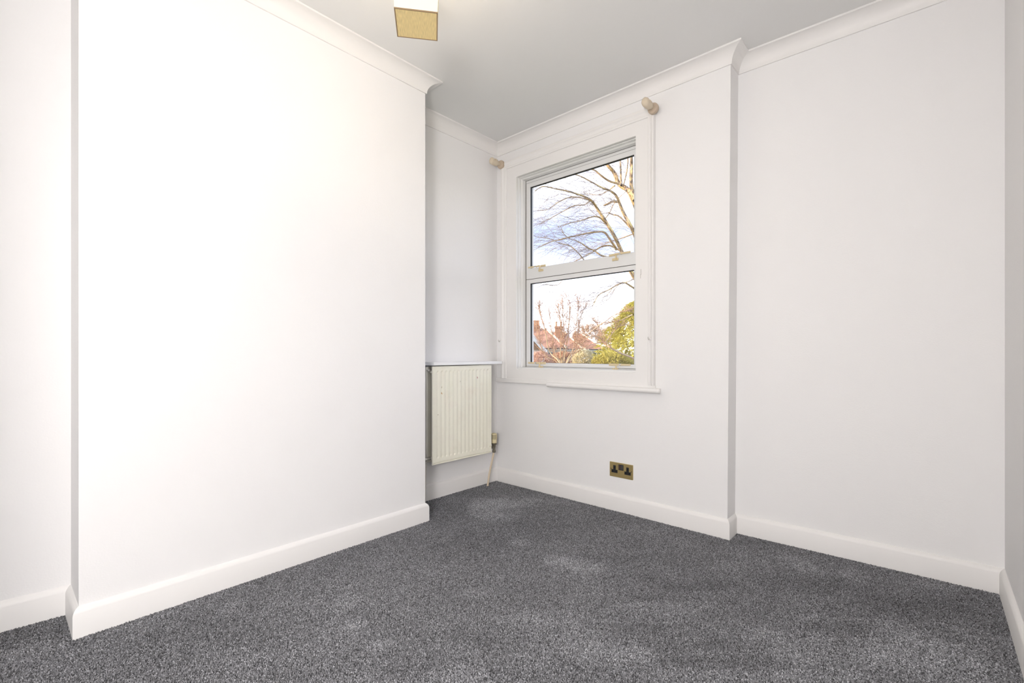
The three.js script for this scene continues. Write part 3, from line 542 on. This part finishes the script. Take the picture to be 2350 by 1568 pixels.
{
  const D = 19, px = D / F, base = at(1470, 811, D).setY(GROUND), t = thing('evergreen_tree', 'golden-green conifer at the right of the lower pane', 'tree', base.toArray()), r = rng(9), pos = [], nor = [];
  const top = EYE + (811 - 694) * px - GROUND;
  mesh('trunk', tube([V3(0, 0, 0), V3(0.05, top * 0.5, 0), V3(0, top * 0.97, 0)], 0.16, 0.02, 8), barkMat, t);
  for (let i = 0; i < 4200; i++) {
    const h = Math.pow(r(), 0.8), a = r() * 6.283, y = top * (0.12 + 0.88 * h), R = Math.pow(1 - h, 0.6) * 2.6 + 0.05, rad = R * (0.55 + 0.45 * Math.sqrt(r())) * (1 + 0.18 * Math.sin(a * 5 + y * 3));
    const p = V3(Math.cos(a) * rad, y, Math.sin(a) * rad), out = V3(Math.cos(a), 0.15 - 0.5 * r(), Math.sin(a)).normalize();
    for (let k = 0; k < 7; k++) leaf(pos, nor, p.clone().addScaledVector(out, 0.03 * k), out.clone().add(V3(r() - 0.5, r() - 0.6, r() - 0.5).multiplyScalar(1.2)).normalize(), UP, 0.14 + r() * 0.1, 0.055);
  }
  tag(mesh('foliage', leafGeo(pos, nor), leafMat([0.68, 0.63, 0.13]), t), 'golden-green feathery sprays', undefined, { kind: 'stuff' });
}
function bush(label, D, u, v, wpx, hpx, color, seed, n = 900, size = 1) {
  const px = D / F, c = at(u, v, D), base = c.clone().setY(GROUND), t = thing('bush', label, 'bush', base.toArray()), r = rng(seed), pos = [], nor = [], hh = c.y - GROUND;
  const st = []; for (let k = 0; k < 7; k++) { const a = k * 0.9; st.push(tube([V3(Math.cos(a) * 0.1, 0, Math.sin(a) * 0.1), V3(Math.cos(a) * 0.3, hh * 0.5, Math.sin(a) * 0.3), V3(Math.cos(a) * wpx * px * 0.25, hh, Math.sin(a) * wpx * px * 0.25)], 0.03, 0.012, 5)); }
  mesh('stem', st, mat([0.3, 0.22, 0.14], 0.9), t);
  for (let i = 0; i < n; i++) {
    const a = r() * 6.283, e = Math.asin(2 * r() - 1), k = 0.62 + 0.38 * Math.sqrt(r()), lump = 1 + 0.22 * noise.noise(Math.cos(a) * 2 + seed, Math.sin(e) * 2, Math.sin(a) * 2);
    const d = V3(Math.cos(a) * Math.cos(e), Math.sin(e), Math.sin(a) * Math.cos(e)), p = V3(d.x * wpx * px / 2 * k * lump, hh + d.y * hpx * px * k * lump, d.z * wpx * px / 2 * k * lump);
    for (let q = 0; q < 5; q++) leaf(pos, nor, p, d.clone().add(V3(r() - 0.5, r() - 0.4, r() - 0.5).multiplyScalar(1.7)).normalize(), UP, (0.1 + r() * 0.1) * size, 0.055 * size);
  }
  tag(mesh('foliage', leafGeo(pos, nor), leafMat(color), t), 'dense small leaves', undefined, { kind: 'stuff' });
}
bush('pale cream-leaved bush at the bottom middle of the lower pane', 24, 1338, 828, 46, 24, [0.85, 0.78, 0.58], 3);
bush('yellow-green bush below the evergreen at the bottom of the lower pane', 14.5, 1405, 838, 90, 25, [0.62, 0.55, 0.14], 4, 1500, 0.7);
bush('pinkish brown bush at the lower left of the window view', 26, 1240, 832, 50, 22, [0.8, 0.58, 0.46], 5, 900);
bush('russet bush between the shrub stems and the cream bush', 28, 1290, 830, 60, 20, [0.68, 0.44, 0.28], 6, 1000);

// houses across the gardens
const tileTex = field(256, (x, y) => { const row = Math.floor(y * 16), f = y * 16 - row, col = x * 12 + (row % 2) * 0.5, g = col - Math.floor(col), k = (f < 0.12 ? 0.55 : 0.95) * (g < 0.08 ? 0.75 : 1) * (0.85 + 0.3 * Math.abs(Math.sin(Math.floor(col) * 12.9 + row * 78.2))); return [0.86 * k, 0.66 * k, 0.55 * k]; }, true);
const HM = { tile: new THREE.MeshPhysicalMaterial({ map: tileTex, color: rgb(0.75, 0.72, 0.7), roughness: 0.9 }), ridge: mat([0.75, 0.6, 0.47], 0.8), render: mat([0.78, 0.74, 0.68], 0.9), brick: mat([0.4, 0.22, 0.13], 0.9), frame: mat([0.82, 0.82, 0.8], 0.5), dark: mat([0.05, 0.06, 0.075], 0.15), fascia: mat([0.8, 0.78, 0.74], 0.6), gutter: mat([0.09, 0.07, 0.06], 0.5), pot: mat([0.5, 0.26, 0.14], 0.8) };
function tri(...q) {                     // flat roof faces with uv in metres / 3
  const pos = [], uv = [];
  for (const f of q) { const n = f[1].clone().sub(f[0]), x = n.clone().normalize(), up = f[2].clone().sub(f[0]), y = up.addScaledVector(x, -up.dot(x)).normalize();
    for (let i = 1; i + 1 < f.length; i++) for (const p of [f[0], f[i], f[i + 1]]) { pos.push(p.x, p.y, p.z); const d = p.clone().sub(f[0]); uv.push(d.dot(x) / 3, d.dot(y) / 3); } }
  const g = new THREE.BufferGeometry(); g.setAttribute('position', new THREE.Float32BufferAttribute(pos, 3)); g.setAttribute('uv', new THREE.Float32BufferAttribute(uv, 2)); g.computeVertexNormals(); return g;
}
function windowUnit(t, x, y, z, w, h, lights) {
  const f = mesh('window', [ring(x - w / 2, x + w / 2, y, y + h, [x - w / 2 + 0.07, x + w / 2 - 0.07, y + 0.07, y + h - 0.07], z - 0.02, z + 0.06), ...Array.from({ length: lights - 1 }, (_, i) => box(x - w / 2 + w * (i + 1) / lights - 0.035, x - w / 2 + w * (i + 1) / lights + 0.035, y + 0.06, y + h - 0.06, z - 0.01, z + 0.05))], HM.frame, t);
  for (let i = 0; i < lights; i++) mesh('pane', box(x - w / 2 + w * i / lights + 0.05, x - w / 2 + w * (i + 1) / lights - 0.05, y + 0.06, y + h - 0.06, z - 0.015, z + 0.01), HM.dark, f);
}
function chimney(t, x, y0, z, h, pots) {
  const c = mesh('chimney', [box(x - 0.45, x + 0.45, y0, y0 + h, z - 0.3, z + 0.3), box(x - 0.5, x + 0.5, y0 + h - 0.25, y0 + h - 0.05, z - 0.35, z + 0.35)], HM.brick, t);
  for (let i = 0; i < pots; i++) mesh('chimney_pot', lathe([[0.11, 0], [0.13, 0.05], [0.1, 0.1], [0.095, 0.5], [0.12, 0.55], [0.12, 0.62], [0.08, 0.62]], 12).translate(x - 0.3 + (0.6 * i) / Math.max(1, pots - 1), y0 + h, z), HM.pot, c);
}
// local frame of a house: x to the right as seen from the room, z towards the room, y up from the ground
function hipHouse(label, D, u0, u1, uR0, uR1, vEave, vRidge, stack) {
  const px = D / F, mid = (u0 + u1) / 2, t = thing('house', label, 'house', at(mid, 811, D).setY(GROUND).toArray(), YAW);
  const w = (u1 - u0) * px, dep = 6.4, eave = EYE + (811 - vEave) * px - GROUND, ridge = EYE + (811 - vRidge) * px - GROUND, rx0 = (uR0 - mid) * px, rx1 = (uR1 - mid) * px, o = 0.35;
  mesh('wall', box(-w / 2 + o, w / 2 - o, 0, eave, -dep, 0), HM.render, t);
  const A = V3(-w / 2, eave - 0.12, o), B = V3(w / 2, eave - 0.12, o), C = V3(w / 2, eave - 0.12, -dep - o), E = V3(-w / 2, eave - 0.12, -dep - o), R0 = V3(rx0, ridge, -dep / 2), R1 = V3(rx1, ridge, -dep / 2);
  const roof = mesh('roof', [tri([A, B, R1, R0], [B, C, R1], [C, E, R0, R1], [E, A, R0], [A, E, C, B])], HM.tile, t);
  const cap = (a, b) => mesh('ridge_tiles', rod(a, b, 0.13, 7), HM.ridge, roof);
  cap(A, R0); cap(B, R1); cap(R0, R1);
  mesh('fascia', box(-w / 2, w / 2, eave - 0.32, eave - 0.12, o - 0.06, o), HM.fascia, t);
  mesh('gutter', rod(V3(-w / 2, eave - 0.14, o + 0.06), V3(w / 2, eave - 0.14, o + 0.06), 0.07, 8), HM.gutter, t);
  const n = Math.max(2, Math.round(w / 2.6));
  for (let i = 0; i < n; i++) windowUnit(t, -w / 2 + (w * (i + 0.5)) / n, eave - 1.65, 0, Math.min(1.7, w / n - 0.6), 1.15, 2 + (i % 2));
  for (let i = 0; i < n; i++) windowUnit(t, -w / 2 + (w * (i + 0.5)) / n, 0.9, 0, Math.min(1.9, w / n - 0.5), 1.3, 3);
  if (stack) chimney(t, (stack[0] - mid) * px, ridge - 1.2, -dep / 2 + (stack[3] ?? 0), EYE + (811 - stack[1]) * px - GROUND - ridge + 1.2, stack[2]);
}
hipHouse('red-roofed white house at the left of the window view, with clustered chimney pots', 50, 1150, 1300, 1195, 1260, 797, 753, [1233, 744, 4]);
hipHouse('middle red-roofed white house with a tall brick chimney, behind the shrub stems', 58, 1236, 1337, 1270, 1304, 799, 761, [1286, 747, 2, 1]);
hipHouse('red-roofed white house furthest right in the row, beside the evergreen', 66, 1300, 1386, 1322, 1343, 800, 764, null);
{ // nearer house whose gable shows at the left edge of the glass
  const D = 34, px = D / F, t = thing('gabled_house', 'gabled house end with a sloping white bargeboard at the left of the lower pane', 'house', at(1190, 811, D).setY(GROUND).toArray(), YAW + 0.25);
  const hw = (1256 - 1190) * px, eave = EYE + (811 - 803) * px - GROUND, apex = EYE + (811 - 733) * px - GROUND, dep = 8;
  const gable = new THREE.Shape([V2(-hw + 0.3, eave), V2(hw - 0.3, eave), V2(0, apex - 0.3)]);
  mesh('wall', box(-hw + 0.3, hw - 0.3, 0, eave, -dep, 0), mat([0.7, 0.55, 0.47], 0.9), t);
  mesh('tile_hung_gable', new THREE.ExtrudeGeometry(gable, { depth: 0.12, bevelEnabled: false }).translate(0, 0, -0.06), mat([0.4, 0.24, 0.14], 0.9), t);
  const a = V3(hw, eave - 0.1, 0.3), b = V3(0, apex, 0.3), c = V3(-hw, eave - 0.1, 0.3), k = (p) => p.clone().setZ(-dep);
  mesh('roof', tri([a, k(a), k(b), b], [k(c), c, b, k(b)]), HM.tile, t);
  for (const e of [a, c]) { const d = e.clone().sub(b), L = d.length(); mesh('bargeboard', box(0, L, -0.28, 0.02, -0.03, 0.03).rotateZ(Math.atan2(d.y, Math.abs(d.x))).applyMatrix4(new THREE.Matrix4().makeScale(Math.sign(d.x), 1, 1)).translate(b.x, b.y, b.z + 0.03), HM.frame, t); }
  windowUnit(t, hw * 0.45, eave - 1.9, 0, 1.2, 1.2, 2);
}
// bare trees behind the roofs
function farTree(label, D, u, v, wpx, hpx, seed) {
  const px = D / F, base = at(u, 811, D).setY(GROUND), t = thing('distant_tree', label, 'tree', base.toArray()), r = rng(seed), top = EYE + (811 - v) * px - GROUND, tw = [];
  mesh('trunk', tube([V3(0, 0, 0), V3(0.1, top * 0.4, 0), V3(0, top * 0.75, 0)], 0.25, 0.08, 7), barkMat, t);
  for (let i = 0; i < 420; i++) {
    const a = r() * 6.283, e = Math.asin(1.5 * r() - 0.5), k = 0.35 + 0.65 * Math.sqrt(r()), lump = 1 + 0.25 * noise.noise(Math.cos(a) * 2 + seed, e * 2, Math.sin(a) * 2), d = V3(Math.cos(a) * Math.cos(e), Math.sin(e), Math.sin(a) * Math.cos(e));
    const c = V3(d.x * wpx * px / 2 * k * lump, top - hpx * px + d.y * hpx * px * k * lump, d.z * wpx * px / 2 * k * lump);
    for (let n = 0; n < 4; n++) { const q = d.clone().multiplyScalar(0.5).add(V3(r() - 0.5, r() - 0.2, r() - 0.5)).normalize().multiplyScalar((4 + r() * 5) * px); tw.push(tube([c, c.clone().addScaledVector(q, 0.5).add(V3(r() - 0.5, r() - 0.5, r() - 0.5).multiplyScalar(px)), c.clone().add(q)], 0.35 * px, 0.22 * px, 3, 1)); }
  }
  tag(mesh('twigs', tw, mat([0.55, 0.4, 0.3], 0.9), t), 'crown of bare twigs', undefined, { kind: 'stuff' });
}
farTree('round bare tree crown rising behind the right-hand roofs', 82, 1352, 745, 60, 26, 21);
farTree('smaller bare tree crown behind the roofs next to the evergreen', 78, 1396, 757, 56, 22, 22);

renderer.render(scene, camera);
